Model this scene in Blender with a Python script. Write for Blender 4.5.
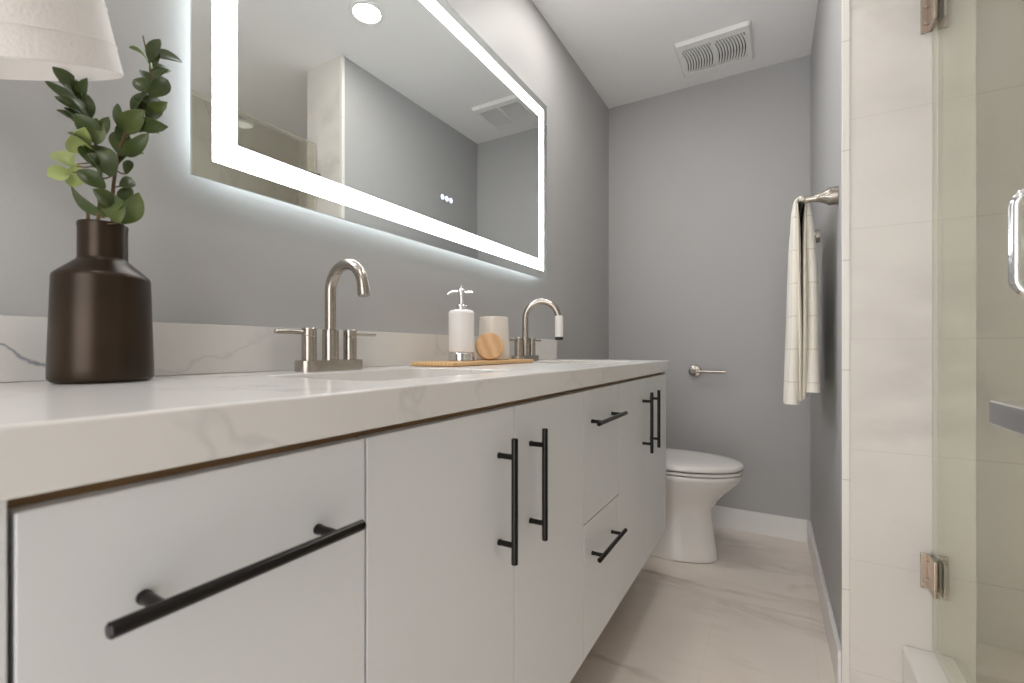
import bpy, bmesh, math, random
from mathutils import Vector, Matrix
from math import pi, sin, cos, radians as R
SC = bpy.context.scene
COL = SC.collection
for o in list(bpy.data.objects):
    bpy.data.objects.remove(o)

# ------------------------------------------------------------------ camera
cam_data = bpy.data.cameras.new('camera')
cam = bpy.data.objects.new('camera', cam_data)
COL.objects.link(cam)
cam.location = (0.9042, 0.0, 0.9659)
cam.rotation_euler = (R(90), 0, R(30.0))
cam_data.sensor_width = 36.0
cam_data.lens = 16.27
cam_data.shift_y = 8.0 / 1024.0
cam_data.clip_start = 0.02
cam_data.dof.use_dof = True
cam_data.dof.focus_distance = 1.7
cam_data.dof.aperture_fstop = 6.3
SC.camera = cam

# ------------------------------------------------------------------ world, exposure
world = bpy.data.worlds.new('world')
SC.world = world
world.use_nodes = True
wbg = world.node_tree.nodes['Background']
wbg.inputs[0].default_value = (1.0, 0.975, 0.95, 1)
wbg.inputs[1].default_value = 3.2
SC.view_settings.view_transform = 'Standard'
SC.view_settings.look = 'None'
SC.view_settings.exposure = 0.30
SC.view_settings.gamma = 1.0
SC.view_settings.use_curve_mapping = False
SC.cycles.use_denoising = True
SC.cycles.max_bounces = 10
SC.cycles.diffuse_bounces = 5
SC.cycles.glossy_bounces = 6
SC.cycles.transparent_max_bounces = 12
SC.cycles.caustics_reflective = False
SC.cycles.caustics_refractive = False
SC.cycles.sample_clamp_indirect = 4.0
LAMP_W = 92.0        # emission of the ceiling downlights
BAND_W = 13.0         # emission of the mirror's lit band
BACK_W = 7.5         # emission of the strip behind the mirror

# ------------------------------------------------------------------ mesh helpers
def new_bm():
    return bmesh.new()

def finish_normals(bm, angle=32):
    bmesh.ops.recalc_face_normals(bm, faces=bm.faces)
    for f in bm.faces:
        f.smooth = True
    lim = R(angle)
    for e in bm.edges:
        e.smooth = not (len(e.link_faces) == 2 and e.calc_face_angle(0) > lim)

def obj(name, bm, mat, parent=None, angle=32, keep_normals=False):
    if not keep_normals:
        finish_normals(bm, angle)
    me = bpy.data.meshes.new(name)
    bm.to_mesh(me)
    bm.free()
    me.materials.append(mat)
    o = bpy.data.objects.new(name, me)
    wn = o.modifiers.new('weighted normals', 'WEIGHTED_NORMAL')
    wn.keep_sharp = True
    wn.weight = 100
    COL.objects.link(o)
    if parent is not None:
        o.parent = parent
        if parent.type == 'EMPTY':      # parts are modelled in room coordinates
            o.matrix_parent_inverse = Matrix.Translation(-parent.location)
    return o

def tag(o, label, cat, group=None, kind=None):
    o['label'] = label
    o['category'] = cat
    if group:
        o['group'] = group
    if kind:
        o['kind'] = kind
    return o

def thing(name, label, cat, loc=(0, 0, 0), group=None):
    o = bpy.data.objects.new(name, None)
    o.empty_display_size = 0.05
    COL.objects.link(o)
    o.location = loc
    return tag(o, label, cat, group)

def struct(name, bm, mat, label, cat='room'):
    o = obj(name, bm, mat)
    o['kind'] = 'structure'
    o['label'] = label
    o['category'] = cat
    return o

def add_box(bm, x0, x1, y0, y1, z0, z1, bev=0.0, seg=2):
    t = bmesh.new()
    bmesh.ops.create_cube(t, size=1.0)
    for v in t.verts:
        v.co = Vector((x0 + (v.co.x + .5) * (x1 - x0), y0 + (v.co.y + .5) * (y1 - y0), z0 + (v.co.z + .5) * (z1 - z0)))
    if bev > 0:
        bmesh.ops.bevel(t, geom=t.edges[:], offset=bev, segments=seg, affect='EDGES', profile=0.5)
    merge(bm, t)

def merge(bm, t, mat=None):
    if mat is not None:
        bmesh.ops.transform(t, matrix=mat, verts=t.verts)
    vm = [bm.verts.new(v.co) for v in t.verts]
    t.verts.index_update()
    for f in t.faces:
        try:
            bm.faces.new([vm[v.index] for v in f.verts])
        except ValueError:
            pass
    t.free()

def add_lathe(bm, prof, seg=40, origin=(0, 0, 0), axis='z', cap=True):
    """prof: list of (radius, height); revolved about axis through origin."""
    ox, oy, oz = origin
    rings = []
    for r, h in prof:
        ring = []
        for i in range(seg):
            a = 2 * pi * i / seg
            u, v = r * cos(a), r * sin(a)
            if axis == 'z':
                p = (ox + u, oy + v, oz + h)
            elif axis == 'x':
                p = (ox + h, oy + u, oz + v)
            else:
                p = (ox + u, oy + h, oz + v)
            ring.append(bm.verts.new(p))
        rings.append(ring)
    for a, b in zip(rings, rings[1:]):
        for i in range(seg):
            j = (i + 1) % seg
            bm.faces.new((a[i], a[j], b[j], b[i]))
    if cap:
        bm.faces.new(rings[0])
        bm.faces.new(rings[-1])

def add_tube(bm, pts, rad, seg=16, cap=True):
    pts = [Vector(p) for p in pts]
    n = len(pts)
    rads = rad if isinstance(rad, (list, tuple)) else [rad] * n
    rings = []
    prev = None
    for i, p in enumerate(pts):
        t = (pts[min(i + 1, n - 1)] - pts[max(i - 1, 0)]).normalized()
        if prev is None:
            ref = Vector((0, 0, 1)) if abs(t.z) < .9 else Vector((1, 0, 0))
            u = t.cross(ref).normalized()
        else:
            u = (prev - t * prev.dot(t)).normalized()
        prev = u
        w = t.cross(u)
        rings.append([bm.verts.new(p + rads[i] * (cos(2 * pi * k / seg) * u + sin(2 * pi * k / seg) * w)) for k in range(seg)])
    for a, b in zip(rings, rings[1:]):
        for k in range(seg):
            j = (k + 1) % seg
            bm.faces.new((a[k], a[j], b[j], b[k]))
    if cap:
        bm.faces.new(rings[0])
        bm.faces.new(rings[-1])

def add_loft(bm, loops, cap0=True, cap1=True):
    rings = [[bm.verts.new(p) for p in lp] for lp in loops]
    n = len(rings[0])
    for a, b in zip(rings, rings[1:]):
        for k in range(n):
            j = (k + 1) % n
            bm.faces.new((a[k], a[j], b[j], b[k]))
    if cap0:
        bm.faces.new(rings[0])
    if cap1:
        bm.faces.new(rings[-1])

def rrect(cx, cy, hx, hy, r, n=6):
    """rounded rectangle outline in xy"""
    out = []
    for (sx, sy, a0) in ((1, 1, 0), (-1, 1, 90), (-1, -1, 180), (1, -1, 270)):
        for i in range(n + 1):
            a = R(a0 + 90 * i / n)
            out.append((cx + sx * (hx - r) + r * cos(a), cy + sy * (hy - r) + r * sin(a)))
    return out

def smooth_path(pts, n=8):
    """Catmull-Rom through the points"""
    P = [Vector(p) for p in pts]
    P = [P[0] * 2 - P[1]] + P + [P[-1] * 2 - P[-2]]
    out = []
    for i in range(1, len(P) - 2):
        for k in range(n):
            t = k / n
            a, b, c, d = P[i - 1], P[i], P[i + 1], P[i + 2]
            out.append(0.5 * ((2 * b) + (c - a) * t + (2 * a - 5 * b + 4 * c - d) * t * t + (3 * b - a - 3 * c + d) * t ** 3))
    out.append(P[-2])
    return out

# ------------------------------------------------------------------ materials
def base_mat(name):
    m = bpy.data.materials.new(name)
    m.use_nodes = True
    return m, m.node_tree.nodes, m.node_tree.links, m.node_tree.nodes['Principled BSDF']

def N(nodes, kind, **kw):
    n = nodes.new(kind)
    for k, v in kw.items():
        setattr(n, k, v)
    return n

def math_node(nodes, links, op, a, b=None, c=None, clamp=False):
    n = nodes.new('ShaderNodeMath')
    n.operation = op
    n.use_clamp = clamp
    for i, v in enumerate((a, b, c)):
        if v is None:
            continue
        if isinstance(v, (int, float)):
            n.inputs[i].default_value = v
        else:
            links.new(v, n.inputs[i])
    return n.outputs[0]

def mix_col(nodes, links, fac, a, b):
    n = nodes.new('ShaderNodeMix')
    n.data_type = 'RGBA'
    for sock, v in ((n.inputs[0], fac), (n.inputs[6], a), (n.inputs[7], b)):
        if isinstance(v, (int, float)):
            sock.default_value = v
        elif isinstance(v, tuple):
            sock.default_value = (*v, 1)
        else:
            links.new(v, sock)
    return n.outputs[2]

def obj_coord(nodes):
    return nodes.new('ShaderNodeTexCoord').outputs['Object']

def mapped(nodes, links, src, rot=(0, 0, 0), scale=(1, 1, 1), loc=(0, 0, 0)):
    mp = nodes.new('ShaderNodeMapping')
    links.new(src, mp.inputs[0])
    mp.inputs['Rotation'].default_value = rot
    mp.inputs['Scale'].default_value = scale
    mp.inputs['Location'].default_value = loc
    return mp.outputs[0]

def noise(nodes, links, src, scale, detail=3, rough=.5, dist=0.0):
    n = nodes.new('ShaderNodeTexNoise')
    links.new(src, n.inputs['Vector'])
    n.inputs['Scale'].default_value = scale
    n.inputs['Detail'].default_value = detail
    n.inputs['Roughness'].default_value = rough
    n.inputs['Distortion'].default_value = dist
    return n.outputs[0]

def plain(name, col, rough=.5, metal=0.0, var=.04, nscale=30, bump=0.0, bscale=200, coat=0.0, spec=.5, sheen=0.0):
    m, nd, ln, p = base_mat(name)
    co = obj_coord(nd)
    f = noise(nd, ln, co, nscale, 3)
    c2 = tuple(max(0, x * (1 - var * 2)) for x in col)
    c1 = tuple(min(1, x * (1 + var)) for x in col)
    ln.new(mix_col(nd, ln, f, c2, c1), p.inputs['Base Color'])
    p.inputs['Roughness'].default_value = rough
    p.inputs['Metallic'].default_value = metal
    p.inputs['Coat Weight'].default_value = coat
    p.inputs['Specular IOR Level'].default_value = spec
    p.inputs['Sheen Weight'].default_value = sheen
    if bump:
        b = nd.new('ShaderNodeBump')
        b.inputs['Strength'].default_value = bump
        b.inputs['Distance'].default_value = .002
        ln.new(noise(nd, ln, co, bscale, 2), b.inputs['Height'])
        ln.new(b.outputs[0], p.inputs['Normal'])
    return m

def veins(nd, ln, co, scale, width, rot, stretch=(1, 1, 1), seed=0.0, sparse=.5):
    """0..1 mask of thin wandering veins"""
    v = mapped(nd, ln, co, rot, stretch, (seed, seed * .7, seed * .3))
    a = noise(nd, ln, v, scale, 5, .55, .35)
    d = math_node(nd, ln, 'ABSOLUTE', math_node(nd, ln, 'SUBTRACT', a, .5))
    line = math_node(nd, ln, 'SUBTRACT', 1.0, math_node(nd, ln, 'DIVIDE', d, width), clamp=True)
    g = noise(nd, ln, v, scale * .8 + .37, 2)
    gate = math_node(nd, ln, 'MULTIPLY', math_node(nd, ln, 'SUBTRACT', g, sparse), 5.0, clamp=True)
    return math_node(nd, ln, 'MULTIPLY', line, gate)

def quartz(name):
    m, nd, ln, p = base_mat(name)
    co = obj_coord(nd)
    cloud = noise(nd, ln, co, 3.0, 4)
    base = mix_col(nd, ln, cloud, (.66, .64, .615), (.74, .725, .705))
    v1 = veins(nd, ln, co, 2.6, .012, (.5, .4, .9), (1, .7, 1), 3.1, .47)
    v2 = veins(nd, ln, co, 5.5, .016, (.2, .9, .4), (1, 1, 1), 7.7, .50)
    c = mix_col(nd, ln, math_node(nd, ln, 'MULTIPLY', v1, .50), base, (.40, .40, .41))
    c = mix_col(nd, ln, math_node(nd, ln, 'MULTIPLY', v2, .40), c, (.42, .40, .38))
    # the one strong blue-grey vein crossing the left end of the backsplash
    s = nd.new('ShaderNodeSeparateXYZ')
    ln.new(co, s.inputs[0])
    wob = math_node(nd, ln, 'MULTIPLY', math_node(nd, ln, 'SUBTRACT', noise(nd, ln, co, 30, 3), .5), .030)
    h = math_node(nd, ln, 'ADD', s.outputs[2], math_node(nd, ln, 'MULTIPLY', s.outputs[1], .55))
    d = math_node(nd, ln, 'ABSOLUTE', math_node(nd, ln, 'ADD', math_node(nd, ln, 'SUBTRACT', h, 1.074), wob))
    l = math_node(nd, ln, 'SUBTRACT', 1.0, math_node(nd, ln, 'DIVIDE', d, .0035), clamp=True)
    near = math_node(nd, ln, 'LESS_THAN', s.outputs[0], .05)
    end = math_node(nd, ln, 'LESS_THAN', s.outputs[1], .42)
    l = math_node(nd, ln, 'MULTIPLY', math_node(nd, ln, 'MULTIPLY', l, near), end)
    c = mix_col(nd, ln, math_node(nd, ln, 'MULTIPLY', l, .8), c, (.16, .19, .23))
    ln.new(c, p.inputs['Base Color'])
    p.inputs['Roughness'].default_value = .24
    p.inputs['Coat Weight'].default_value = .1
    return m

def stone_tile(name, colA, colB, vein, grout, axis_joints, gw=.0028, rough=.3, rot=(.3, .6, .5), vs=1.5, vw=.02, vstr=.5, sparse=.5, gstr=.7, seed=2.0):
    """axis_joints: list of (axis index, period, offset)"""
    m, nd, ln, p = base_mat(name)
    co = obj_coord(nd)
    cloud = noise(nd, ln, mapped(nd, ln, co, rot, (1, 2.6, 1)), 2.2, 5, .6, .4)
    base = mix_col(nd, ln, cloud, colA, colB)
    v1 = veins(nd, ln, co, vs, vw, rot, (.7, 2.2, 1), seed, sparse)
    v2 = veins(nd, ln, co, vs * 2.1, vw * 2.2, rot, (.7, 2.4, 1), seed + 5, sparse + .03)
    c = mix_col(nd, ln, math_node(nd, ln, 'MULTIPLY', v1, vstr), base, vein)
    c = mix_col(nd, ln, math_node(nd, ln, 'MULTIPLY', v2, vstr * .5), c, vein)
    s = nd.new('ShaderNodeSeparateXYZ')
    ln.new(co, s.inputs[0])
    tot = None
    for ax, per, off in axis_joints:
        q = math_node(nd, ln, 'DIVIDE', math_node(nd, ln, 'SUBTRACT', s.outputs[ax], off), per)
        fr = math_node(nd, ln, 'FRACT', q)
        d = math_node(nd, ln, 'MULTIPLY', math_node(nd, ln, 'MINIMUM', fr, math_node(nd, ln, 'SUBTRACT', 1.0, fr)), per)
        l = math_node(nd, ln, 'LESS_THAN', d, gw / 2)
        tot = l if tot is None else math_node(nd, ln, 'MAXIMUM', tot, l)
    if tot is not None:
        c = mix_col(nd, ln, math_node(nd, ln, 'MULTIPLY', tot, gstr), c, grout)
        b = nd.new('ShaderNodeBump')
        b.inputs['Strength'].default_value = .3
        b.inputs['Distance'].default_value = .001
        b.invert = True
        ln.new(tot, b.inputs['Height'])
        ln.new(b.outputs[0], p.inputs['Normal'])
    ln.new(c, p.inputs['Base Color'])
    p.inputs['Roughness'].default_value = rough
    return m

def brushed(name, col, rough=.28):
    m, nd, ln, p = base_mat(name)
    co = obj_coord(nd)
    f = noise(nd, ln, mapped(nd, ln, co, (0, 0, 0), (40, 40, 900)), 3, 2)
    rr = nd.new('ShaderNodeMapRange')
    ln.new(f, rr.inputs[0])
    rr.inputs[3].default_value = rough - .05
    rr.inputs[4].default_value = rough + .08
    ln.new(rr.outputs[0], p.inputs['Roughness'])
    ln.new(mix_col(nd, ln, f, tuple(x * .93 for x in col), col), p.inputs['Base Color'])
    p.inputs['Metallic'].default_value = 1.0
    return m

def wood(name, a, b, rot=(0, 0, 0), rough=.5, sc=9):
    m, nd, ln, p = base_mat(name)
    co = mapped(nd, ln, obj_coord(nd), rot, (6, .6, 6))
    w = nd.new('ShaderNodeTexWave')
    w.inputs['Scale'].default_value = sc
    w.inputs['Distortion'].default_value = 4
    w.inputs['Detail'].default_value = 3
    ln.new(co, w.inputs['Vector'])
    ln.new(mix_col(nd, ln, w.outputs[1], a, b), p.inputs['Base Color'])
    p.inputs['Roughness'].default_value = rough
    return m

def emitter(name, col, strength):
    m, nd, ln, p = base_mat(name)
    p.inputs['Base Color'].default_value = (.8, .8, .8, 1)
    p.inputs['Emission Color'].default_value = (*col, 1)
    p.inputs['Emission Strength'].default_value = strength
    p.inputs['Roughness'].default_value = .6
    return m

def clear_glass(name, tint):
    m, nd, ln, p = base_mat(name)
    nd.remove(p)
    tr = nd.new('ShaderNodeBsdfTransparent')
    tr.inputs[0].default_value = (*tint, 1)
    gl = nd.new('ShaderNodeBsdfGlossy')
    gl.inputs['Roughness'].default_value = .0
    gl.inputs[0].default_value = (.9, .95, .92, 1)
    lw = nd.new('ShaderNodeLayerWeight')
    lw.inputs[0].default_value = .5
    f5 = math_node(nd, ln, 'POWER', lw.outputs['Facing'], 5.0)
    fac = math_node(nd, ln, 'MULTIPLY_ADD', f5, .55, .025, clamp=True)
    mx = nd.new('ShaderNodeMixShader')
    ln.new(fac, mx.inputs[0])
    ln.new(tr.outputs[0], mx.inputs[1])
    ln.new(gl.outputs[0], mx.inputs[2])
    ln.new(mx.outputs[0], nd['Material Output'].inputs[0])
    return m

def mirror_mat(name):
    m, nd, ln, p = base_mat(name)
    p.inputs['Base Color'].default_value = (.84, .87, .86, 1)
    p.inputs['Metallic'].default_value = 1.0
    p.inputs['Roughness'].default_value = 0.0
    return m

def cloth(name, col, stripe=None, rough=.9, sc=420, stripes=()):
    m, nd, ln, p = base_mat(name)
    co = obj_coord(nd)
    f = noise(nd, ln, co, sc, 2)
    c = mix_col(nd, ln, f, tuple(x * .93 for x in col), col)
    s = nd.new('ShaderNodeSeparateXYZ')
    ln.new(co, s.inputs[0])
    for ax, per, off, w, sc_col in stripes:
        fr = math_node(nd, ln, 'FRACT', math_node(nd, ln, 'DIVIDE', math_node(nd, ln, 'SUBTRACT', s.outputs[ax], off), per))
        l = math_node(nd, ln, 'LESS_THAN', fr, w / per)
        c = mix_col(nd, ln, math_node(nd, ln, 'MULTIPLY', l, .55), c, sc_col)
    ln.new(c, p.inputs['Base Color'])
    p.inputs['Roughness'].default_value = rough
    p.inputs['Sheen Weight'].default_value = .25
    b = nd.new('ShaderNodeBump')
    b.inputs['Strength'].default_value = .35
    b.inputs['Distance'].default_value = .002
    ln.new(f, b.inputs['Height'])
    ln.new(b.outputs[0], p.inputs['Normal'])
    return m

def leaf_mat(name, a, b):
    m, nd, ln, p = base_mat(name)
    f = noise(nd, ln, obj_coord(nd), 60, 3)
    ln.new(mix_col(nd, ln, f, a, b), p.inputs['Base Color'])
    p.inputs['Roughness'].default_value = .38
    return m
WALL = (.435, .430, .428)
M_wall = plain('grey wall paint', WALL, .55, var=.015, nscale=6, bump=.12, bscale=260)
M_ceil = plain('ceiling paint', (.86, .85, .845), .7, var=.01, nscale=5, bump=.08, bscale=240)
M_white = plain('white trim paint', (.82, .81, .80), .35, var=.01)
M_cab = plain('white lacquer', (.69, .70, .71), .32, var=.01, nscale=5)
M_carcass = wood('brown plywood', (.16, .085, .035), (.24, .14, .06))
M_quartz = quartz('white veined quartz')
M_black = plain('black metal', (.014, .012, .011), .24, metal=.6, var=.05)
M_nickel = brushed('brushed nickel', (.45, .41, .365), .24)
M_chrome = brushed('polished chrome', (.82, .82, .83), .08)
M_dark = plain('ring black and painted shade', (.03, .03, .03), .8)  # black of the sleeve ring, and of the painted shade inside the fan
M_ceramic = plain('white glazed ceramic', (.80, .775, .745), .10, var=.01, coat=.4)
M_seat = plain('white toilet seat plastic', (.80, .78, .755), .2, var=.01)
M_floor = stone_tile('marble look floor tile', (.80, .71, .63), (.90, .835, .77), (.50, .41, .34), (.55, .49, .43),
                     [(0, .305, .09), (1, .61, .28)], gw=.002, rough=.22, rot=(0, 0, .75), vs=1.6, vw=.035, vstr=.6, gstr=.18, sparse=.46)
Z0, ZP = .0805, .3045
M_tile = stone_tile('white marble look wall tile', (.72, .685, .645), (.77, .74, .705), (.46, .43, .40), (.52, .47, .42),
                    [(2, ZP, Z0)], gw=.0026, rough=.25, rot=(.3, .55, .2), vs=1.2, vw=.045, vstr=.75, sparse=.42, gstr=.28)
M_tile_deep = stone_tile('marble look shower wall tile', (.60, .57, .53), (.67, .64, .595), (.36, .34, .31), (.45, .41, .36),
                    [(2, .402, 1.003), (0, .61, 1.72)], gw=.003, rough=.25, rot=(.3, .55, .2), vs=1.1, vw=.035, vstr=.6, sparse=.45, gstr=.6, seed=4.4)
M_trim_tile = stone_tile('white bullnose tile edging', (.80, .77, .735), (.83, .80, .765), (.7, .66, .62), (.42, .37, .32),
                    [(2, ZP, .300)], gw=.003, rough=.25, vstr=.1, gstr=.45)

XR, YB, ZC = 1.0403, 2.75, 2.44          # right wall, back wall, ceiling
XS, YS = 1.330, 1.58                     # inner face and tiled end of the partition
XF, YF = 2.11, 2.086                      # far wall and back wall of the shower
YN = -.70                                # wall with the doorway, behind the camera

# ------------------------------------------------------------------ the room
bm = new_bm(); add_box(bm, -.12, XF + .12, YN - .12, YB + .12, -.1, 0)
struct('floor', bm, M_floor, 'beige marble look tile floor with soft diagonal veins', 'floor')
bm = new_bm(); add_box(bm, -.12, XF + .12, YN - .12, YB + .12, ZC, ZC + .1)
struct('ceiling', bm, M_ceil, 'plain white painted ceiling above the vanity and toilet', 'ceiling')
bm = new_bm(); add_box(bm, -.12, 0, YN - .12, YB + .12, 0, ZC)
struct('wall_left', bm, M_wall, 'grey wall behind the lit mirror and the vanity', 'wall')
bm = new_bm(); add_box(bm, 0, XR, YB, YB + .12, 0, ZC)
struct('wall_back', bm, M_wall, 'grey end wall behind the toilet', 'wall')
XN = XR + .0200                            # the right wall runs very slightly out of square: its near end
def skew_box(bm, dx0, dx1, y0, y1, z0, z1, bev=0.0):
    """box that follows the right wall; dx is measured from the wall's face"""
    t = bmesh.new(); add_box(t, 0, 1, 0, 1, 0, 1)
    for v in t.verts:
        y = y0 + v.co.y * (y1 - y0)
        face = XR + (XN - XR) * (YB - y) / (YB - YS)
        v.co = Vector((face + (dx1 if v.co.x > .5 else dx0), y, z0 + v.co.z * (z1 - z0)))
    if bev:
        bmesh.ops.bevel(t, geom=t.edges[:], offset=bev, segments=2, affect='EDGES')
    merge(bm, t)
bm = new_bm(); skew_box(bm, 0, .265, YS + .01, YB, 0, ZC); add_box(bm, XR, XS - .01, YB, YB + .12, 0, ZC)
struct('wall_right', bm, M_wall, 'grey right wall with the hanging towel', 'wall')
bm = new_bm(); add_box(bm, XN + .006, XS, YS, YS + .0095, 0, ZC); add_box(bm, XS - .0095, XS, YS + .0095, YF, 0, ZC)
struct('wall_partition', bm, M_tile, 'white marble look tile on the end of the partition beside the shower', 'wall')
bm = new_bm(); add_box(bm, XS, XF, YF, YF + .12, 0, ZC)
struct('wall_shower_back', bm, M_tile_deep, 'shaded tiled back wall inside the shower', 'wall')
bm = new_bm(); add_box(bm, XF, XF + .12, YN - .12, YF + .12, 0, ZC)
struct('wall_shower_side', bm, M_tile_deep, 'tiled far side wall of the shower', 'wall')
bm = new_bm()
add_box(bm, 0, .30, YN - .12, YN, 0, ZC); add_box(bm, 1.20, XF, YN - .12, YN, 0, ZC); add_box(bm, .30, 1.20, YN - .12, YN, 2.06, ZC)
struct('wall_front', bm, M_wall, 'grey wall with the open doorway behind the viewer', 'wall')

def board(x0, x1, y0, y1, name, label):
    bm = new_bm(); add_box(bm, x0, x1, y0, y1, 0, .113, .003, 2)
    struct(name, bm, M_white, label, 'baseboard')
board(0, XR - .0125, YB - .012, YB, 'baseboard_back', 'white baseboard along the end wall behind the toilet')
bm = new_bm(); skew_box(bm, -.012, 0, YS + .0145, YB, 0, .113, .003)
struct('baseboard_right', bm, M_white, 'white baseboard along the right wall under the towel', 'baseboard')
bm = new_bm(); add_box(bm, XN - .005, XN + .0135, YS - .004, YS + .0135, 0, ZC, .002, 2)
struct('trim_1', bm, M_trim_tile, 'narrow white tile edging down the outer corner of the partition', 'trim')
bm = new_bm(); add_box(bm, 1.186, 1.290, YN, YS, 0, .186, .008, 3)
struct('trim_2', bm, M_ceramic, 'white shower curb under the glass door', 'curb')

# ------------------------------------------------------------------ vanity cabinet
FX = .508                                 # plane of the door and drawer faces
CY0, CY1, CZ0, CZ1 = .060, 1.935, .235, .877
vanity = thing('vanity_cabinet', 'long wall hung white vanity with black bar handles under a quartz top', 'vanity', (.25, 1.0, CZ0))
bm = new_bm()
add_box(bm, .002, .488, CY0 + .0285, CY1 - .020, CZ0, CZ0 + .018)
add_box(bm, .002, .014, CY0 + .0285, CY1 - .020, CZ0 + .018, CZ1)
for y in (.363, 1.023, 1.297):
    add_box(bm, .014, .488, y - .009, y + .009, CZ0 + .018, CZ1 - .02)
add_box(bm, .470, .492, CY0 + .0285, CY1 - .020, CZ1 - .045, CZ1)
obj('carcass', bm, M_carcass, vanity)
for y0, y1 in ((CY0, CY0 + .0283), (CY1 - .0195, CY1)):
    bm = new_bm(); add_box(bm, .002, FX - .0005, y0, y1, CZ0, CZ1, .001, 1)
    obj('end_panel', bm, M_cab, vanity)

def bar_handle(cy, cz, length, vertical, parent):
    """straight round bar on two posts"""
    hx = FX + .030
    bm = new_bm()
    h = length / 2
    rr = .0055
    prof = [(rr - .0012, -h), (rr, -h + .0012), (rr, h - .0012), (rr - .0012, h)]
    if vertical:
        add_lathe(bm, prof, 20, (hx, cy, cz), 'z')
        posts = [(cy, cz - h * .70), (cy, cz + h * .70)]
    else:
        add_lathe(bm, prof, 20, (hx, cy, cz), 'y')
        posts = [(cy - h * .70, cz), (cy + h * .70, cz)]
    for py, pz in posts:
        add_lathe(bm, [(.0052, 0), (.0052, .004), (.0046, .005), (.0046, hx - FX)], 16, (FX - .0003, py, pz), 'x')
    return obj('handle', bm, M_black, parent)

def front(name, y0, y1, z0, z1):
    bm = new_bm()
    g = .0013
    add_box(bm, FX - .0185, FX, y0 + g, y1 - g, z0 + g, z1 - g, .0012, 2)
    return obj(name, bm, M_cab, vanity)

YA, Y1, Y2, Y3, Y4, Y5, YZ = CY0 + .0300, .363, .695, 1.023, 1.297, 1.615, CY1 - .002
ZT, ZM = .869, .553
d = front('drawer', YA, Y1, ZM, ZT);  bar_handle(.2285, .788, .207, False, d)
front('drawer', YA, Y1, CZ0, ZM)
d = front('door', Y1, Y2, CZ0, ZT);   bar_handle(.643, .7225, .202, True, d)
d = front('door', Y2, Y3, CZ0, ZT);   bar_handle(.753, .7225, .202, True, d)
d = front('drawer', Y3, Y4, ZM, ZT);  bar_handle(1.153, .791, .224, False, d)
d = front('drawer', Y3, Y4, CZ0, ZM); bar_handle(1.153, .469, .216, False, d)
d = front('door', Y4, Y5, CZ0, ZT);   bar_handle(1.563, .7225, .202, True, d)
d = front('door', Y5, YZ, CZ0, ZT);   bar_handle(1.666, .7225, .202, True, d)

# ------------------------------------------------------------------ countertop and sinks
TZ = .922                                 # counter surface
SY = (.655, 1.535)                        # sink centres
SXC, SHX, SHY, SR = .290, .135, .200, .035
top = thing('countertop', 'white quartz countertop with grey veins and backsplash on the vanity', 'countertop', (.25, 1.0, CZ1 + .001))
bm = new_bm()
def loop_edges(pts, z):
    vs = [bm.verts.new((x, y, z)) for x, y in pts]
    return [bm.edges.new((vs[i], vs[(i + 1) % len(vs)])) for i in range(len(vs))]
ed = loop_edges([(.001, .045), (.517, .045), (.517, 1.943), (.001, 1.943)], TZ)
for sy in SY:
    ed += loop_edges(rrect(SXC, sy, SHX, SHY, SR), TZ)
bmesh.ops.triangle_fill(bm, use_beauty=True, edges=ed)
ret = bmesh.ops.extrude_face_region(bm, geom=bm.faces[:])
bmesh.ops.translate(bm, vec=(0, 0, -(TZ - CZ1 - .001)), verts=[v for v in ret['geom'] if isinstance(v, bmesh.types.BMVert)])
slab = obj('slab', bm, M_quartz, top)
slab.modifiers.clear()
mod = slab.modifiers.new('bevel', 'BEVEL'); mod.width = .003; mod.segments = 3; mod.limit_method = 'ANGLE'; mod.angle_limit = R(50); mod.harden_normals = True
bm = new_bm(); add_box(bm, .001, .021, .045, 1.943, TZ + .0004, 1.011, .0015, 2)
obj('backsplash', bm, M_quartz, top)

sink_words = ('white undermount sink below the nearer faucet', 'white undermount sink below the far faucet')
for sy, words in zip(SY, sink_words):
    s = thing('undermount_sink', words, 'sink', (SXC, sy, .74), 'undermount sinks in the countertop')
    zt = CZ1 - .0005
    bm = new_bm()
    L = []
    def lp(hx, hy, r, z):
        L.append([(x, y, z) for x, y in rrect(SXC, sy, hx, hy, r)])
    lp(SHX + .026, SHY + .022, SR + .015, zt - .013); lp(SHX + .026, SHY + .022, SR + .015, zt); lp(SHX + .004, SHY + .004, SR + .004, zt); lp(SHX + .002, SHY + .002, SR + .003, zt - .06)
    lp(SHX - .006, SHY - .006, SR + .01, zt - .11); lp(SHX - .030, SHY - .035, SR + .01, zt - .132); lp(.03, .03, .028, zt - .138)
    inner = list(L)
    lp(.03, .03, .028, zt - .150); lp(SHX - .03, SHY - .035, SR + .015, zt - .144); lp(SHX + .008, SHY + .008, SR + .01, zt - .11); lp(SHX + .012, SHY + .012, SR + .01, zt - .013)
    add_loft(bm, L, False, False)
    n = len(L[0]); bm.verts.ensure_lookup_table()
    k = len(L) - 1
    for i in range(n):
        j = (i + 1) % n
        bm.faces.new((bm.verts[k * n + i], bm.verts[k * n + j], bm.verts[j], bm.verts[i]))
    obj('basin', bm, M_ceramic, s)
    bm = new_bm(); add_lathe(bm, [(.020, -.014), (.024, -.003), (.030, .0), (.029, .002), (.020, .001), (.017, .006), (.002, .008)], 28, (SXC, sy, zt - .137))
    obj('drain', bm, M_nickel, s)

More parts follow.
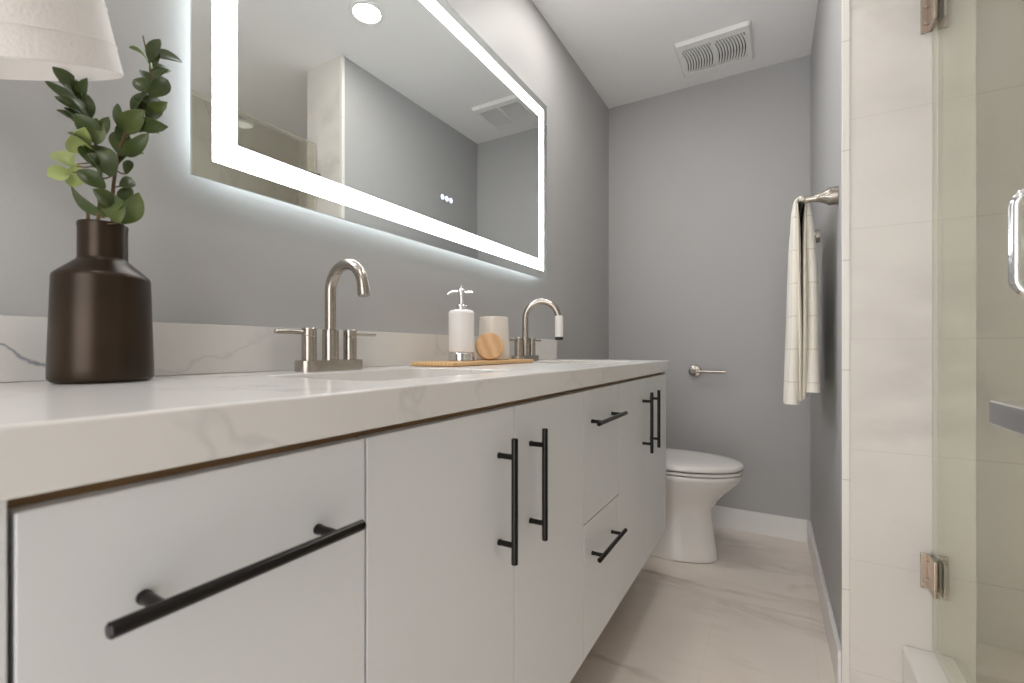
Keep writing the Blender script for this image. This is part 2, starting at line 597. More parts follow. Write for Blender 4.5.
# ------------------------------------------------------------------ faucets
def faucet(x, y, words, rad, swivel, sleeve=False):
    f = thing('faucet', words, 'faucet', (x, y, TZ), 'brushed nickel faucets on the counter')
    z = TZ + .0003
    bm = new_bm()
    hl, hw = .0775, .0255
    L = []
    for ins, zz in ((.0, z), (.0, z + .019), (.0012, z + .0215), (.003, z + .022)):
        L.append([(px, py, zz) for px, py in rrect(x, y, hw - ins, hl - ins, hw - ins - .0005, 10)])
    add_loft(bm, L)
    obj('base_plate', bm, M_nickel, f)
    zb = z + .0218
    zc = 1.1395 - rad
    ux, uy = cos(R(swivel)), sin(R(swivel))
    pts = [(x, y, zb + .055), (x, y, zb + .10), (x, y, zc)]
    for i in range(1, 25):
        a = pi - R(174) * i / 24
        q = rad + rad * cos(a)
        pts.append((x + q * ux, y + q * uy, zc + rad * sin(a)))
    e = Vector(pts[-1]); t = (e - Vector(pts[-2])).normalized()
    bm = new_bm()
    add_lathe(bm, [(.0165, 0), (.0165, .060), (.0155, .0635), (.0118, .0645), (.0118, .0648)], 32, (x, y, zb))
    add_tube(bm, pts + [tuple(e + t * .004)], .0112, 24)
    sp = obj('spout', bm, M_nickel, f)
    bm = new_bm()
    e2 = e + t * .0042
    add_tube(bm, [tuple(e2), tuple(e2 + t * .0005), tuple(e2 + t * .016), tuple(e2 + t * .0165)], [.0112, .0122, .0122, .0112], 24)
    obj('aerator', bm, M_nickel, sp)
    for sgn in (-1, 1):
        hy = y + sgn * .051
        bm = new_bm()
        add_lathe(bm, [(.0142, 0), (.0142, .048), (.0135, .049), (.0142, .050), (.0142, .0635), (.013, .065), (.002, .0655)], 32, (x, hy, zb))
        hb = obj('valve_handle', bm, M_nickel, f)
        bm = new_bm()
        add_tube(bm, [(x, hy + sgn * .0139, zb + .056), (x, hy + sgn * .072, zb + .056), (x, hy + sgn * .073, zb + .056)], [.0042, .0042, .003], 16)
        obj('lever', bm, M_nickel, hb)
    bm = new_bm()
    add_lathe(bm, [(.0026, 0), (.0026, .050), (.005, .051), (.0058, .056), (.004, .060), (.001, .061)], 16, (x - .0185, y + .022, zb))
    obj('lift_rod', bm, M_nickel, f)
    if sleeve:
        c = e2 + t * .002
        bm = new_bm()
        add_lathe(bm, [(.0125, .002), (.0150, .0), (.0150, -.072), (.0142, -.074)], 28, (c.x + .002 * ux, c.y + .002 * uy, c.z + .006))
        sl = obj('spout_sleeve', bm, M_seat, f)
        sl['label'] = 'white plastic sleeve on the spout tip'
        bm = new_bm()
        add_lathe(bm, [(.0142, 0), (.0142, -.010), (.012, -.011)], 28, (c.x + .002 * ux, c.y + .002 * uy, c.z + .006 - .0742))
        ri = obj('sleeve_ring', bm, M_dark, sl)
faucet(.087, .652, 'brushed nickel gooseneck faucet with two levers nearest the dark vase', .053, -4)
faucet(.100, 1.490, 'far brushed nickel gooseneck faucet with a white sleeve on its tip', .0605, 18, True)
# ------------------------------------------------------------------ lit mirror
MX, MY0, MY1, MZ0, MZ1 = .035, .4106, 1.8078, 1.266, 2.017
M_mirror = mirror_mat('mirror silver')
M_band = emitter('frosted lit band', (.95, .98, 1.0), BAND_W)
M_strip = emitter('light strip', (.93, .97, 1.0), BACK_W)
M_edge = plain('polished glass edge', (.70, .78, .77), .1, var=.02)
M_icon = emitter('touch icon light', (.62, .70, 1.0), 1.1)
mir = thing('led_mirror', 'large frameless wall mirror with a glowing white border above the faucets', 'mirror', (0, (MY0 + MY1) / 2, MZ0))
bm = new_bm(); add_box(bm, MX - .005, MX, MY0, MY1, MZ0, MZ1, .0012, 2)
g = obj('mirror_glass', bm, M_mirror, mir)
g.data.materials.append(M_edge)
for f in g.data.polygons:
    f.use_smooth = False
    if f.normal.x < .9:
        f.material_index = 1
bm = new_bm(); add_box(bm, .001, MX - .0055, MY0 + .045, MY1 - .045, MZ0 + .045, MZ1 - .045, .002, 1)
obj('back_box', bm, M_white, mir)
o1, o2 = .034, .077
def ring(bm, a, b, x0, x1):
    add_box(bm, x0, x1, MY0 + a, MY1 - a, MZ0 + a, MZ0 + b)
    add_box(bm, x0, x1, MY0 + a, MY1 - a, MZ1 - b, MZ1 - a)
    add_box(bm, x0, x1, MY0 + a, MY0 + b, MZ0 + b, MZ1 - b)
    add_box(bm, x0, x1, MY1 - b, MY1 - a, MZ0 + b, MZ1 - b)
bm = new_bm(); ring(bm, o1, o2, MX + .0001, MX + .0006)
obj('light_band', bm, M_band, mir)
bm = new_bm(); ring(bm, .036, .0445, .010, .018)
obj('back_light_strip', bm, M_strip, mir)
for cy, cz in ((1.091, 1.421), (1.1115, 1.421), (1.132, 1.421)):
    bm = new_bm()
    rr = .0080
    add_lathe(bm, [(rr * .62, .0001), (rr * .62, .0007), (rr, .0007), (rr, .0001)], 24, (MX, cy, cz), 'x', cap=False)
    add_box(bm, MX + .0001, MX + .0007, cy - .0012, cy + .0012, cz - .003, cz + .004)
    obj('touch_button', bm, M_icon, mir)

# ------------------------------------------------------------------ vase and greenery
VX, VY = .105, .268
M_vase = plain('dark bronze glaze', (.036, .021, .011), .33, metal=.5, var=.25, nscale=18)
bm = new_bm()
add_lathe(bm, [(.045, 0), (.052, .0015), (.0555, .006), (.0555, .02), (.0535, .08), (.0518, .138), (.0508, .1425), (.048, .1455), (.0305, .1615), (.0275, .164), (.0265, .168), (.0265, .206), (.0272, .212), (.0262, .2145),
               (.0235, .213), (.0225, .206), (.0225, .17), (.040, .145), (.048, .10), (.049, .02), (.03, .012), (.002, .012)], 56, (VX, VY, TZ + .0003), cap=False)
b0 = bm.verts[:] if False else None
tag(obj('vase', bm, M_vase, angle=50), 'dark brown bottle vase holding greenery at the left end of the counter', 'vase')

M_leaf = [leaf_mat('dark green leaf', (.026, .044, .010), (.070, .100, .024)), leaf_mat('young green leaf', (.12, .20, .03), (.2, .3, .06)),
          leaf_mat('olive leaf', (.05, .08, .018), (.12, .15, .04)), leaf_mat('pale lime leaf', (.30, .38, .11), (.42, .48, .20))]
M_stem = plain('brown twig', (.14, .085, .035), .6, var=.2)
STEM_A = [(0.1191, 0.2569, 1.122), (0.1226, 0.2589, 1.1779), (0.1168, 0.2555, 1.2416), (0.1018, 0.2469, 1.2868), (0.0949, 0.2429, 1.324)]
STEM_B = [(0.1101, 0.2771, 1.1276), (0.1101, 0.2771, 1.1854), (0.1184, 0.2819, 1.2405), (0.1351, 0.2915, 1.2928), (0.1542, 0.3025, 1.3437), (0.1458, 0.2977, 1.3974)]
STEM_T = [(0.0932, 0.2558, 1.1251), (0.0932, 0.2558, 1.1576)]
LEAF_B = [
    ((0.1566, 0.3039, 1.3506), (0.1107, 0.2972, 1.3949), 0.0137, (0.9268, 0.2898, -0.2387), 1),
    ((0.159, 0.3053, 1.3534), (0.1645, 0.3089, 1.3797), 0.0075, (0.7755, -0.5217, -0.3556), 0),
    ((0.1542, 0.3025, 1.3286), (0.1272, 0.3026, 1.3602), 0.01, (0.9531, -0.2652, 0.1457), 0),
    ((0.1542, 0.3025, 1.3189), (0.1454, 0.2876, 1.3333), 0.0187, (0.7351, -0.6185, 0.2776), 0),
    ((0.1542, 0.3025, 1.3148), (0.1545, 0.324, 1.349), 0.0187, (0.8271, -0.3068, -0.4709), 0),
    ((0.1542, 0.3025, 1.3011), (0.1276, 0.2932, 1.308), 0.0162, (0.7964, -0.2723, -0.5399), 0),
    ((0.1518, 0.3011, 1.2983), (0.1803, 0.3117, 1.3025), 0.0137, (0.2721, -0.4294, -0.8612), 2),
    ((0.1399, 0.2943, 1.279), (0.1876, 0.3074, 1.2661), 0.0174, (0.236, -0.8252, -0.5132), 0),
    ((0.1399, 0.2943, 1.2804), (0.1501, 0.3198, 1.3029), 0.0125, (0.9757, -0.2189, -0.0049), 0),
    ((0.1232, 0.2846, 1.2653), (0.1216, 0.2774, 1.3023), 0.0112, (0.5966, -0.6631, -0.4521), 0),
    ((0.1208, 0.2833, 1.268), (0.1702, 0.2881, 1.2836), 0.0224, (0.8304, -0.3991, -0.3888), 2),
    ((0.128, 0.2874, 1.2322), (0.1742, 0.2922, 1.2537), 0.015, (0.7848, -0.4718, -0.4019), 0),
    ((0.1208, 0.2833, 1.2322), (0.111, 0.2857, 1.2713), 0.0212, (0.8482, -0.5016, -0.17), 2),
    ((0.1256, 0.286, 1.2075), (0.117, 0.2938, 1.2312), 0.01, (0.9211, -0.3893, -0.0103), 0),
    ((0.1184, 0.2819, 1.1909), (0.1126, 0.3, 1.206), 0.0137, (0.9425, -0.305, -0.1364), 0),
    ((0.1184, 0.2819, 1.14), (0.1586, 0.2882, 1.175), 0.0237, (0.9917, 0.0346, -0.1235), 2),
    ((0.1208, 0.2833, 1.1634), (0.1136, 0.295, 1.1944), 0.015, (0.8235, -0.5454, 0.156), 0),
]
LEAF_A = [
    ((0.0995, 0.2456, 1.3001), (0.0475, 0.2264, 1.3268), 0.0125, (0.5903, 0.5912, -0.5496), 0),
    ((0.0995, 0.2456, 1.3001), (0.1231, 0.2287, 1.3112), 0.0112, (0.9698, -0.2439, 0.0016), 0),
    ((0.0995, 0.2456, 1.3001), (0.1396, 0.2392, 1.3104), 0.0112, (0.511, -0.5495, -0.661), 0),
    ((0.1018, 0.2469, 1.2629), (0.0909, 0.2253, 1.2786), 0.0112, (0.8612, 0.002, 0.5083), 0),
    ((0.1226, 0.2589, 1.247), (0.1291, 0.2317, 1.2652), 0.0212, (0.8923, -0.3629, -0.2684), 0),
    ((0.1249, 0.2602, 1.2496), (0.1392, 0.2616, 1.2719), 0.0112, (0.3745, -0.565, -0.7352), 0),
    ((0.1364, 0.2668, 1.1965), (0.1106, 0.2462, 1.2368), 0.0337, (0.9352, 0.1721, -0.3094), 0),
    ((0.0903, 0.2403, 1.2283), (0.1347, 0.2397, 1.2481), 0.0212, (0.9714, -0.0659, -0.228), 3),
    ((0.0903, 0.2403, 1.2097), (0.0745, 0.226, 1.2264), 0.0212, (0.993, 0.1183, -0.0024), 3),
    ((0.088, 0.2389, 1.2018), (0.0831, 0.2179, 1.1918), 0.0174, (0.9317, -0.3568, -0.0684), 3),
    ((0.0972, 0.2442, 1.2124), (0.0751, 0.2437, 1.1856), 0.0174, (0.9733, -0.1726, -0.1515), 3),
    ((0.1283, 0.2622, 1.1805), (0.1167, 0.2374, 1.1983), 0.0187, (0.9045, -0.3949, 0.1614), 0),
    ((0.1318, 0.2642, 1.1433), (0.0902, 0.2373, 1.181), 0.0187, (0.5906, -0.1588, -0.7912), 0),
    ((0.1433, 0.2708, 1.134), (0.1275, 0.2614, 1.1764), 0.0237, (0.7922, -0.2868, 0.5387), 2),
    ((0.1364, 0.2668, 1.1566), (0.1469, 0.2448, 1.1707), 0.0174, (0.9822, -0.1032, 0.1567), 0),
]

def leaf_into(bm, base, tip, width, nrm, mi, slots):
    b, t, n = Vector(base), Vector(tip), Vector(nrm)
    ax = t - b
    ln_ = ax.length
    ax.normalize()
    side = ax.cross(n).normalized()
    nn = side.cross(ax).normalized()
    rows = 8
    grid = []
    for i in range(rows + 1):
        s = i / rows
        w = width * .58 * (sin(pi * min(1, s * .92 + .04)) ** .75) * (1.0 if s < .98 else .35)
        c = b + ax * ln_ * s + nn * (.10 * ln_ * sin(pi * s) - .05 * ln_ * s)
        row = []
        for k in (-1, -.5, 0, .5, 1):
            row.append(c + side * w * k + nn * (abs(k) ** 1.4) * w * .32)
        grid.append(row)
    th = nn * .0006
    vs = [[(bm.verts.new(p + th), bm.verts.new(p - th)) for p in row] for row in grid]
    nf = []
    for i in range(rows):
        for k in range(4):
            nf.append(bm.faces.new([vs[i][k][0], vs[i][k + 1][0], vs[i + 1][k + 1][0], vs[i + 1][k][0]]))
            nf.append(bm.faces.new([vs[i][k][1], vs[i + 1][k][1], vs[i + 1][k + 1][1], vs[i][k + 1][1]]))
        for k in (0, 4):
            nf.append(bm.faces.new([vs[i][k][0], vs[i + 1][k][0], vs[i + 1][k][1], vs[i][k][1]]))
    for f in nf:
        f.material_index = mi
def filler(stem, n, seed, lean):
    """extra smaller leaves set alternately along a stem"""
    rnd = random.Random(seed)
    path = smooth_path(stem, 8)
    out = []
    for k in range(n):
        f = .34 + .62 * k / n
        p = path[int(f * (len(path) - 1))]
        a = k * 2.4 + rnd.uniform(-.4, .4)
        d = Vector((.5 * cos(a) + .1, .55 * sin(a) + lean, rnd.uniform(.35, 1.0))).normalized()
        ln_ = rnd.uniform(.026, .040)
        nr = (Vector((.75, -.2, .5)) + Vector((rnd.uniform(-.5, .5), rnd.uniform(-.5, .5), rnd.uniform(-.3, .5)))).normalized()
        out.append((tuple(p + d * .004), tuple(p + d * (.004 + ln_)), ln_ * rnd.uniform(.42, .55), tuple(nr), rnd.choice((0, 0, 0, 2))))
    return out
def sprig(words, stem, leaves, r0, name='leafy_sprig'):
    leaves = leaves + filler(stem, 12, len(leaves), .6 if stem is STEM_B else -.6)
    s = thing(name, words, 'plant', stem[0], 'greenery in the dark vase')
    path = smooth_path(stem, 8)
    bm = new_bm()
    n = len(path)
    add_tube(bm, path, [r0 * (1 - .65 * i / (n - 1)) for i in range(n)], 10)
    for base, tip, w, nr, mi in leaves:      # short stalks
        p = min(path, key=lambda q: (q - Vector(base)).length)
        if (p - Vector(base)).length > .004:
            add_tube(bm, [tuple(p), tuple((p + Vector(base)) * .5 + Vector((0, 0, -.002))), base], [.0011, .001, .0008], 6)
    obj('stem', bm, M_stem, s)
    if leaves:
        bm = new_bm()
        for base, tip, w, nr, mi in leaves:
            leaf_into(bm, base, tip, w, nr, mi, None)
        lo = obj('leaves', bm, M_leaf[0], s, angle=60)
        for m in M_leaf[1:]:
            lo.data.materials.append(m)
    return s
sprig('taller leafy green sprig leaning right towards the lit mirror', STEM_B, LEAF_B, .0026)
sprig('leafy sprig with pale lime leaves leaning left under the lamp shade', STEM_A, LEAF_A, .0024)
bm = new_bm(); add_tube(bm, STEM_T, [.0024, .0021], 10)
tag(obj('bare_twig', bm, M_stem), 'short bare cut twig at the left of the vase neck', 'twig')

# ------------------------------------------------------------------ wall lamp, upper left
lampc = Vector((.1631, .1495, 1.2692)); lampn = Vector((.2005, -.3618, .9104)).normalized()
M_shade = cloth('white shade linen', (.82, .79, .765), sc=260)
sc_ = thing('wall_lamp', 'white fabric drum lamp shade on the wall above the dark vase', 'lamp', (0, .10, 1.50))
rot = Vector((0, 0, 1)).rotation_difference(lampn).to_matrix().to_4x4()
Mx = Matrix.Translation(lampc) @ rot
def shade_profile():
    out = []
    for z, r in ((0, .1172), (.0015, .1180), (.028, .1188), (.029, .1200), (.030, .1190), (.066, .1205), (.067, .1216), (.068, .1206), (.105, .1225), (.106, .1236), (.107, .1226), (.18, .126), (.181, .1255)):
        out.append((r, z))
    inn = [(r - .0022, z) for r, z in reversed(out)]
    return out, inn
a_, b_ = shade_profile()
t_ = bmesh.new(); add_lathe(t_, a_ + b_ + [a_[0]], 72, cap=False)
bmesh.ops.remove_doubles(t_, verts=t_.verts, dist=1e-6)
bm = new_bm(); merge(bm, t_, Mx)
obj('lamp_shade', bm, M_shade, sc_, angle=60)
bm = new_bm()
t_ = bmesh.new(); add_lathe(t_, [(.012, .115), (.016, .118), (.016, .165), (.006, .175)], 24); merge(bm, t_, Mx)
for k in range(3):
    a = 2 * pi * k / 3 + .4
    add_tube(bm, [tuple(Mx @ Vector((.010 * cos(a), .010 * sin(a), .15))), tuple(Mx @ Vector((.1222 * cos(a), .1222 * sin(a), .15)))], .0016, 8)
obj('lamp_socket', bm, M_nickel, sc_)
pt = Mx @ Vector((0, 0, .17))
bm = new_bm(); add_tube(bm, smooth_path([tuple(pt), tuple(pt + Vector((.0, -.012, .05))), (.09, .10, 1.515), (.012, .10, 1.50)], 8), .006, 14)
obj('arm', bm, M_nickel, sc_)
bm = new_bm(); add_lathe(bm, [(.055, .0005), (.055, .008), (.050, .013), (.012, .016)], 36, (0, .10, 1.50), 'x')
obj('wall_plate', bm, M_nickel, sc_)

# ------------------------------------------------------------------ tray, soap pump, tumbler, wooden disc
M_bamboo = wood('honey bamboo', (.60, .36, .16), (.72, .47, .24), (0, 0, 0), .45, 5)
TX, TY = .128, 1.150
bm = new_bm()
add_loft(bm, [[(x, y, z) for x, y in rrect(TX, TY, .073 - i, .228 - i, .022 - i, 6)] for i, z in ((.004, TZ + .0004), (.0, TZ + .003), (.0, TZ + .0095), (.0025, TZ + .0115))])
tray = tag(obj('wooden_tray', bm, M_bamboo), 'thin honey coloured wooden tray between the two faucets', 'tray')
TT = TZ + .0117
M_pump = plain('white pump bottle', (.82, .80, .785), .3, var=.01)
SX, SYY = .114, 1.078
soap = thing('soap_dispenser', 'white ribbed soap dispenser with chrome pump on the wooden tray', 'soap dispenser', (SX, SYY, TT))
bm = new_bm(); add_lathe(bm, [(.036, .0002), (.0375, .002), (.0375, .021), (.036, .023)], 44, (SX, SYY, TT)); obj('chrome_base', bm, M_chrome, soap)
prof = [(.034, .0232)]
z = .026
for k in range(18):
    prof += [(.0362, z), (.0368, z + .002), (.0362, z + .0045)]
    z += .0055
prof += [(.0366, .128), (.0372, .134), (.0355, .140), (.030, .1445), (.018, .147), (.013, .147)]
bm = new_bm(); add_lathe(bm, prof, 44, (SX, SYY, TT)); obj('bottle', bm, M_pump, soap, angle=40)
bm = new_bm(); add_lathe(bm, [(.016, .1472), (.016, .157), (.014, .160), (.0085, .161), (.007, .164), (.007, .186), (.010, .188), (.011, .196), (.008, .204), (.004, .208), (.0035, .216), (.001, .217)], 28, (SX, SYY, TT))
add_tube(bm, smooth_path([(SX, SYY, TT + .196), (SX - .014, SYY - .008, TT + .199), (SX - .026, SYY - .015, TT + .197), (SX - .034, SYY - .020, TT + .190)], 6), .0036, 14)
add_tube(bm, [(SX, SYY, TT + .196), (SX + .027, SYY + .015, TT + .197), (SX + .029, SYY + .016, TT + .197)], [.0044, .0040, .002], 14)
obj('pump', bm, M_chrome, soap)
M_cup = plain('cream stoneware', (.74, .68, .61), .35, var=.05, nscale=14)
bm = new_bm(); CXX, CYY = .118, 1.246
add_lathe(bm, [(r * 1.06, z * 1.08) for r, z in [(.046, .0003), (.0485, .002), (.0490, .006), (.0478, .03), (.0448, .08), (.0432, .118), (.0425, .123), (.0405, .1245), (.0395, .122), (.040, .115), (.0425, .07), (.045, .012), (.02, .008), (.001, .008)]], 44, (CXX, CYY, TT), cap=False)
tag(obj('tumbler', bm, M_cup), 'cream stoneware tumbler behind the round wooden disc on the tray', 'cup')
bm = new_bm()
t_ = bmesh.new(); add_lathe(t_, [(.038, -.008), (.0415, -.006), (.0415, .006), (.038, .008)], 48)
nrm = Vector((.62, -.72, .33)).normalized()
q = Vector((0, 0, 1)).rotation_difference(nrm).to_matrix().to_4x4()
DC = Vector((.160, 1.156, TT + .0395))
merge(bm, t_, Matrix.Translation(DC) @ q)
zmin = min(v.co.z for v in bm.verts)
bmesh.ops.translate(bm, verts=bm.verts, vec=(0, 0, TT + .0003 - zmin))
tag(obj('wooden_disc', bm, wood('pale wood disc', (.56, .33, .16), (.68, .44, .24), (.4, .2, .8), .5, 3)), 'round pale wooden disc leaning against the cream tumbler', 'coaster')

# ------------------------------------------------------------------ toilet
toilet = thing('toilet', 'white one piece toilet with closed lid beyond the vanity end', 'toilet', (.45, 2.31, 0))
TYc = 2.31
def egg(x0, x1, w, z, n=48, back=.72):
    """elongated bowl outline: rounded front at x1, squarer back at x0"""
    out = []
    xm = x0 + (x1 - x0) * .45
    for i in range(n):
        a = 2 * pi * i / n
        c, s = cos(a), sin(a)
        if c >= 0:
            px = xm + (x1 - xm) * c
            py = w * s
        else:
            px = xm + (xm - x0) * (-(abs(c) ** back))
            py = w * (1 if s > 0 else -1) * abs(s) ** back
        out.append((px, TYc + py, z))
    return out
bm = new_bm()
add_loft(bm, [egg(.26, .658, .112, .0005), egg(.26, .662, .115, .006), egg(.26, .660, .114, .02), egg(.26, .646, .103, .11), egg(.26, .636, .098, .19), egg(.25, .638, .104, .235),
              egg(.235, .660, .126, .275), egg(.22, .705, .155, .325), egg(.215, .743, .176, .360), egg(.21, .763, .187, .385), egg(.21, .766, .189, .402), egg(.215, .760, .184, .408)])
obj('bowl', bm, M_ceramic, toilet, angle=60)
bm = new_bm()
add_loft(bm, [egg(.225, .762, .183, .4095), egg(.222, .767, .188, .413), egg(.222, .767, .188, .421), egg(.225, .762, .183, .4245)])
obj('seat', bm, M_seat, toilet, angle=50)
bm = new_bm()
add_loft(bm, [egg(.222, .762, .184, .4285), egg(.219, .768, .189, .432), egg(.219, .768, .188, .446), egg(.226, .755, .176, .454), egg(.26, .69, .13, .459), egg(.33, .60, .06, .460)])
obj('lid', bm, M_seat, toilet, angle=60)
bm = new_bm()
L = []
for ins, zz in ((.02, .385), (.008, .40), (.004, .55), (.0, .735)):
    L.append([(x, y, zz) for x, y in rrect(.118, TYc, .098 - ins, .215 - ins, .035, 6)])
add_loft(bm, L); obj('tank', bm, M_ceramic, toilet, angle=50)
bm = new_bm()
add_loft(bm, [[(x, y, zz) for x, y in rrect(.118, TYc, .105 - i, .223 - i, .037, 6)] for i, zz in ((0, .7355), (0, .757), (.006, .766), (.03, .769))])
obj('tank_lid', bm, M_ceramic, toilet, angle=50)

# ------------------------------------------------------------------ toilet paper holder
tp = thing('toilet_paper_holder', 'empty nickel toilet paper holder on the grey end wall', 'paper holder', (.497, YB, .846))
bm = new_bm(); add_lathe(bm, [(.010, -.070), (.0125, -.066), (.0125, -.016), (.030, -.012), (.0335, -.008), (.0335, -.0005)], 36, (.497, YB, .846), 'y'); obj('wall_post', bm, M_nickel, tp)
bm = new_bm(); add_tube(bm, [(.4945, YB - .056, .846), (.4965, YB - .056, .846), (.655, YB - .056, .846), (.657, YB - .056, .846)], [.006, .0082, .0082, .007], 20); obj('roll_arm', bm, M_nickel, tp)

# ------------------------------------------------------------------ towel bar and towel
BX, BZ = .966, 1.432
rail = thing('towel_rail', 'brushed nickel towel rail on the grey right wall', 'towel rail', (XR, 1.98, BZ))
bm = new_bm(); add_tube(bm, [(BX, 1.688, BZ), (BX, 1.690, BZ), (BX, 2.29, BZ), (BX, 2.292, BZ)], [.006, .0085, .0085, .006], 20); obj('bar', bm, M_nickel, rail)
for y in (1.703, 2.277):
    bm = new_bm(); add_lathe(bm, [(.009, .0), (.0115, .003), (.0105, .03), (.013, .045), (.021, .063), (.027, .070), (.027, XR - BX + (XN - XR) * (YB - y) / (YB - YS) - .0005)], 32, (BX, y, BZ), 'x'); obj('rail_post', bm, M_nickel, rail)

M_towel = cloth('ivory towel', (.80, .76, .68), sc=330, stripes=[(2, .105, .02, .004, (.52, .47, .38)), (1, .085, .03, .003, (.60, .55, .45))])
M_towel2 = cloth('buff towel back', (.74, .69, .59), sc=330)
towel = thing('hand_towel', 'ivory towel with faint stripes folded over the rail on the right wall', 'towel', (BX, 1.92, .80))
def drape(name, mat, y0, y1, front, back, t_top, seed, rise=.0):
    """cloth folded over the bar, its side edges rounded like a folded bundle.
    front / back: (x at the hem, z of the hem, thickness at the hem)"""
    rnd = random.Random(seed)
    ph = [rnd.uniform(0, 6) for _ in range(6)]
    rad = .0088 + t_top / 2 + rise
    vs_ = sorted(set([0, .004, .012, .025, .045, .07] + [.1 + .8 * i / 18 for i in range(19)] + [.93, .955, .975, .988, .996, 1]))
    prof = [('f', i / 23) for i in range(24)] + [('a', i / 10) for i in range(1, 10)] + [('b', i / 23) for i in range(24)]
    A, B = [], []
    bm = new_bm()
    for kind, s in prof:
        ra, rb = [], []
        for v in vs_:
            y = y0 + (y1 - y0) * v
            if kind == 'a':
                a = pi - pi * s
                d, th = 0, t_top
                x, z = BX + rad * cos(a), BZ + rad * sin(a)
                n = Vector((cos(a), 0, sin(a)))
            else:
                hx_, hz_, ht_ = front if kind == 'f' else back
                d = 1 - s if kind == 'f' else s
                sg = -1 if kind == 'f' else 1
                e = d ** .8; et = d ** .45
                x = BX + sg * rad + (hx_ - BX - sg * rad) * e
                z = BZ + (hz_ - BZ) * d
                th = t_top + (ht_ - t_top) * et
                x += d * (.005 * sin(v * 8 + ph[0] + 2.2 * d) + .0025 * sin(6 * d + ph[1]))
                th *= 1 + .12 * sin(5 * d + v * 6 + ph[2])
                n = Vector((sg, 0, 0))
                if d > .96:
                    z += .007 * sin(v * 6 + ph[3])
            y += d * .008 * sin(3.4 * d + ph[4]) + .003 * sin(8 * d + ph[5]) * d
            w = min(v, 1 - v) / .07
            k = math.sqrt(max(0.0, 1 - (1 - min(1, w)) ** 2))
            k = max(k, .06)
            ra.append(bm.verts.new(Vector((x, y, z)) + n * th * .5 * k))
            rb.append(bm.verts.new(Vector((x, y, z)) - n * th * .5 * k))
        A.append(ra); B.append(rb)
    m, nu = len(A), len(vs_) - 1
    for i in range(m - 1):
        for j in range(nu):
            bm.faces.new((A[i][j], A[i][j + 1], A[i + 1][j + 1], A[i + 1][j]))
            bm.faces.new((B[i][j], B[i + 1][j], B[i + 1][j + 1], B[i][j + 1]))
        for j in (0, nu):
            bm.faces.new((A[i][j], A[i + 1][j], B[i + 1][j], B[i][j]))
    for i in (0, m - 1):
        for j in range(nu):
            bm.faces.new((A[i][j], B[i][j], B[i][j + 1], A[i][j + 1]))
    return obj(name, bm, mat, towel, angle=75)
drape('inner_fold', M_towel2, 1.716, 2.12, (.966, .806, .012), (.976, .812, .014), .004, 5)
drape('outer_fold', M_towel, 1.722, 2.15, (.946, .797, .044), (1.0015, .838, .044), .012, 8, .002)

# ------------------------------------------------------------------ exhaust fan cover
VX0, VX1, VY0, VY1 = .462, .797, 2.318, 2.638
fan = thing('exhaust_fan', 'white square exhaust fan cover with two slotted grilles on the ceiling', 'vent', ((VX0 + VX1) / 2, (VY0 + VY1) / 2, ZC))
zt, zb_ = ZC - .0005, ZC - .020
wins = ((VX0 + .030, VX0 + .158), (VX1 - .158, VX1 - .030))
wy0, wy1 = VY0 + .050, VY1 - .060
bm = new_bm()
ed = loop_edges(rrect((VX0 + VX1) / 2, (VY0 + VY1) / 2, (VX1 - VX0) / 2 - .010, (VY1 - VY0) / 2 - .010, .012), zb_)
for a, b in wins:
    ed += loop_edges([(a, wy0), (b, wy0), (b, wy1), (a, wy1)], zb_)
bmesh.ops.triangle_fill(bm, use_beauty=True, edges=ed)
add_loft(bm, [[(x, y, z) for x, y in rrect((VX0 + VX1) / 2, (VY0 + VY1) / 2, (VX1 - VX0) / 2 - i, (VY1 - VY0) / 2 - i, .016 - i * .4)] for i, z in ((.002, zt), (.0, zt - .004), (.010, zb_))], False, False)
for a, b in wins:
    add_loft(bm, [[(a, wy0, z), (b, wy0, z), (b, wy1, z), (a, wy1, z)] for z in (zb_, zb_ + .004)], False, False)
bmesh.ops.remove_doubles(bm, verts=bm.verts, dist=1e-5)
obj('cover', bm, M_white, fan, angle=25)
bm = new_bm(); add_box(bm, wins[0][0] - .008, wins[1][1] + .008, wy0 - .008, wy1 + .008, zt - .0025, zt - .001)  # thin dark sheet standing in for the shade behind the grilles
obj('cavity_shade_sheet', bm, M_dark, fan)
for (a, b), bow in zip(wins, (-.010, -.010)):
    bm = new_bm()
    ns = 11
    for k in range(ns):
        x = a + (b - a) * k / (ns - 1)
        L = []
        for i in range(13):
            s = i / 12
            yy = wy0 + (wy1 - wy0) * s
            xx = x + .016 * (1 - (2 * s - 1) ** 2) - .012
            xx = min(max(xx, a - .006), b + .006)
            w = .0040
            L.append([(xx - w, yy, zb_ + .0004), (xx + w, yy, zb_ + .0004), (xx + w, yy, zb_ + .007), (xx - w, yy, zb_ + .007)])
        add_loft(bm, L)
    obj('grille', bm, M_white, fan)

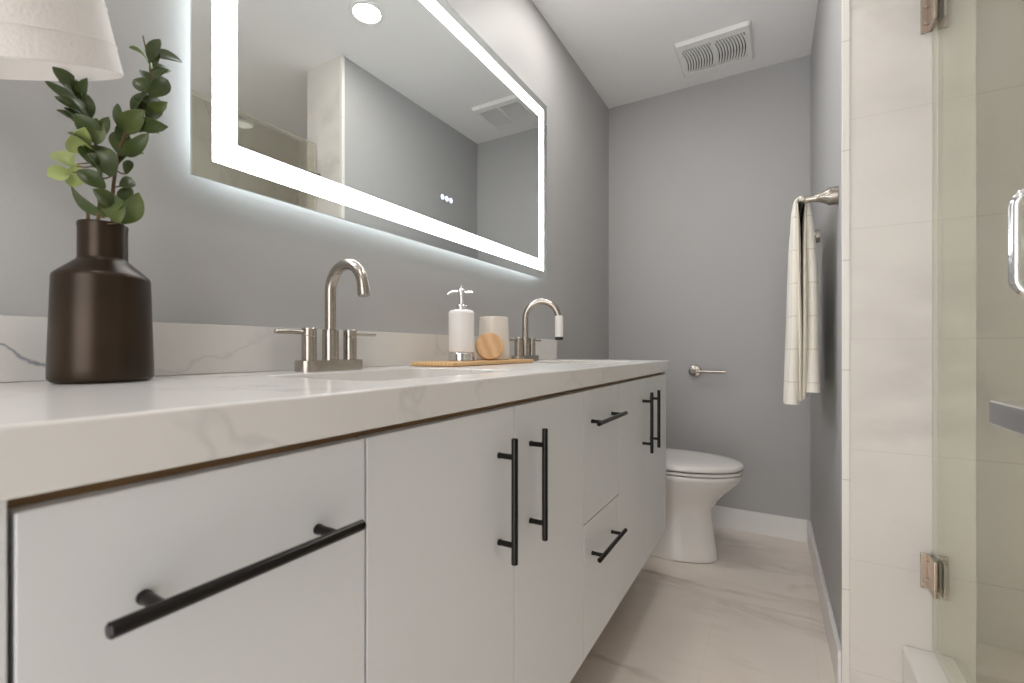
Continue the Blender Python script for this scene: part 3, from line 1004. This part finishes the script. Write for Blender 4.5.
# ------------------------------------------------------------------ recessed ceiling lights
M_lens = emitter('downlight lens', (1.0, .955, .905), LAMP_W)
def downlight(x, y, words):
    t = thing('recessed_light', words, 'ceiling light', (x, y, ZC), 'round recessed ceiling lights')
    bm = new_bm(); add_lathe(bm, [(.058, -.0035), (.061, -.006), (.074, -.004), (.078, -.0004), (.058, -.0004), (.058, -.0035)], 44, (x, y, ZC), cap=False)
    obj('trim_ring', bm, M_white, t)
    bm = new_bm(); add_lathe(bm, [(.057, -.001), (.057, -.003), (.050, -.0045), (.002, -.005)], 40, (x, y, ZC))
    obj('lens', bm, M_lens, t)
downlight(.729, 1.437, 'round lit ceiling light reflected at the top of the mirror')
downlight(.295, 1.74, 'round recessed ceiling light over the far end of the vanity')
downlight(.62, -.15, 'unseen round ceiling light added by the doorway as fill')  # added out of view, to brighten the room from behind the camera

# ------------------------------------------------------------------ shower door
M_glass = clear_glass('greenish shower glass', (.950, .948, .905))
M_gedge = plain('green glass edge', (.70, .69, .62), .25)
GX = 1.250
door = thing('shower_door', 'hinged clear glass shower door with nickel hardware beside the tiled partition', 'shower door', (GX, 1.1, .18))
GY0, GY1 = .70, YS - .012
bm = new_bm(); add_box(bm, GX - .005, GX + .005, GY0, GY1, .196, 2.03, .001, 1)
gp = obj('glass_pane', bm, M_glass, door)
gp.data.materials.append(M_gedge)
for f in gp.data.polygons:
    if abs(f.normal.x) < .9:
        f.material_index = 1
M_hinge = brushed('warm nickel', (.50, .42, .355), .2)
for zc in (.392, 1.832):
    h = new_bm()
    add_box(h, GX - .027, GX + .027, YS - .007, YS - .0004, zc - .045, zc + .045, .0012, 2)
    hb = obj('hinge', h, M_hinge, door)
    bm = new_bm(); add_box(bm, GX - .014, GX - .0055, YS - .062, YS - .0075, zc - .045, zc + .045, .002, 2); obj('hinge_clamp', bm, M_hinge, hb)
    bm = new_bm(); add_box(bm, GX + .0055, GX + .014, YS - .062, YS - .0075, zc - .045, zc + .045, .002, 2); obj('hinge_clamp', bm, M_hinge, hb)
    bm = new_bm()
    for sy in (-.022, .022):
        add_lathe(bm, [(.004, -.003), (.0048, -.0022), (.0048, 0)], 16, (GX - .016, YS - .008 - 0, zc + sy), 'y')
    obj('screw', bm, M_nickel, hb)
# D shaped pull
hx, hy0 = 1.204, .955
pts = [(GX - .0055, hy0, 1.176)]
zs0, zs1, rc = 1.047, 1.196, .022
pts = [(GX - .0056, hy0, zs1), (GX - .02, hy0, zs1)]
for i in range(7):
    a = R(90 * i / 6); pts.append((hx + rc - rc * sin(a), hy0, zs1 - rc + rc * cos(a)))
for i in range(7):
    a = R(90 * i / 6); pts.append((hx + rc - rc * cos(a), hy0, zs0 + rc - rc * sin(a)))
pts += [(GX - .02, hy0, zs0), (GX - .0056, hy0, zs0)]
bm = new_bm(); add_tube(bm, pts, .0085, 20)
obj('pull_handle', bm, M_chrome, door)
# square towel bar on the room side of the glass
bm = new_bm(); add_box(bm, 1.124, 1.156, .50, .777, .875, .905, .004, 3)
tb = obj('towel_bar', bm, M_chrome, door)
bm = new_bm(); add_lathe(bm, [(.0085, -.0002), (.0105, .0010), (.0105, .0022), (.007, .0022), (.0065, .0008)], 24, (1.140, .7772, .890), 'y'); obj('end_cap', bm, M_chrome, tb)
bm = new_bm(); add_tube(bm, [(1.1564, .755, .890), (GX - .0056, .755, .890)], .008, 18)
obj('bar_post', bm, M_chrome, tb)
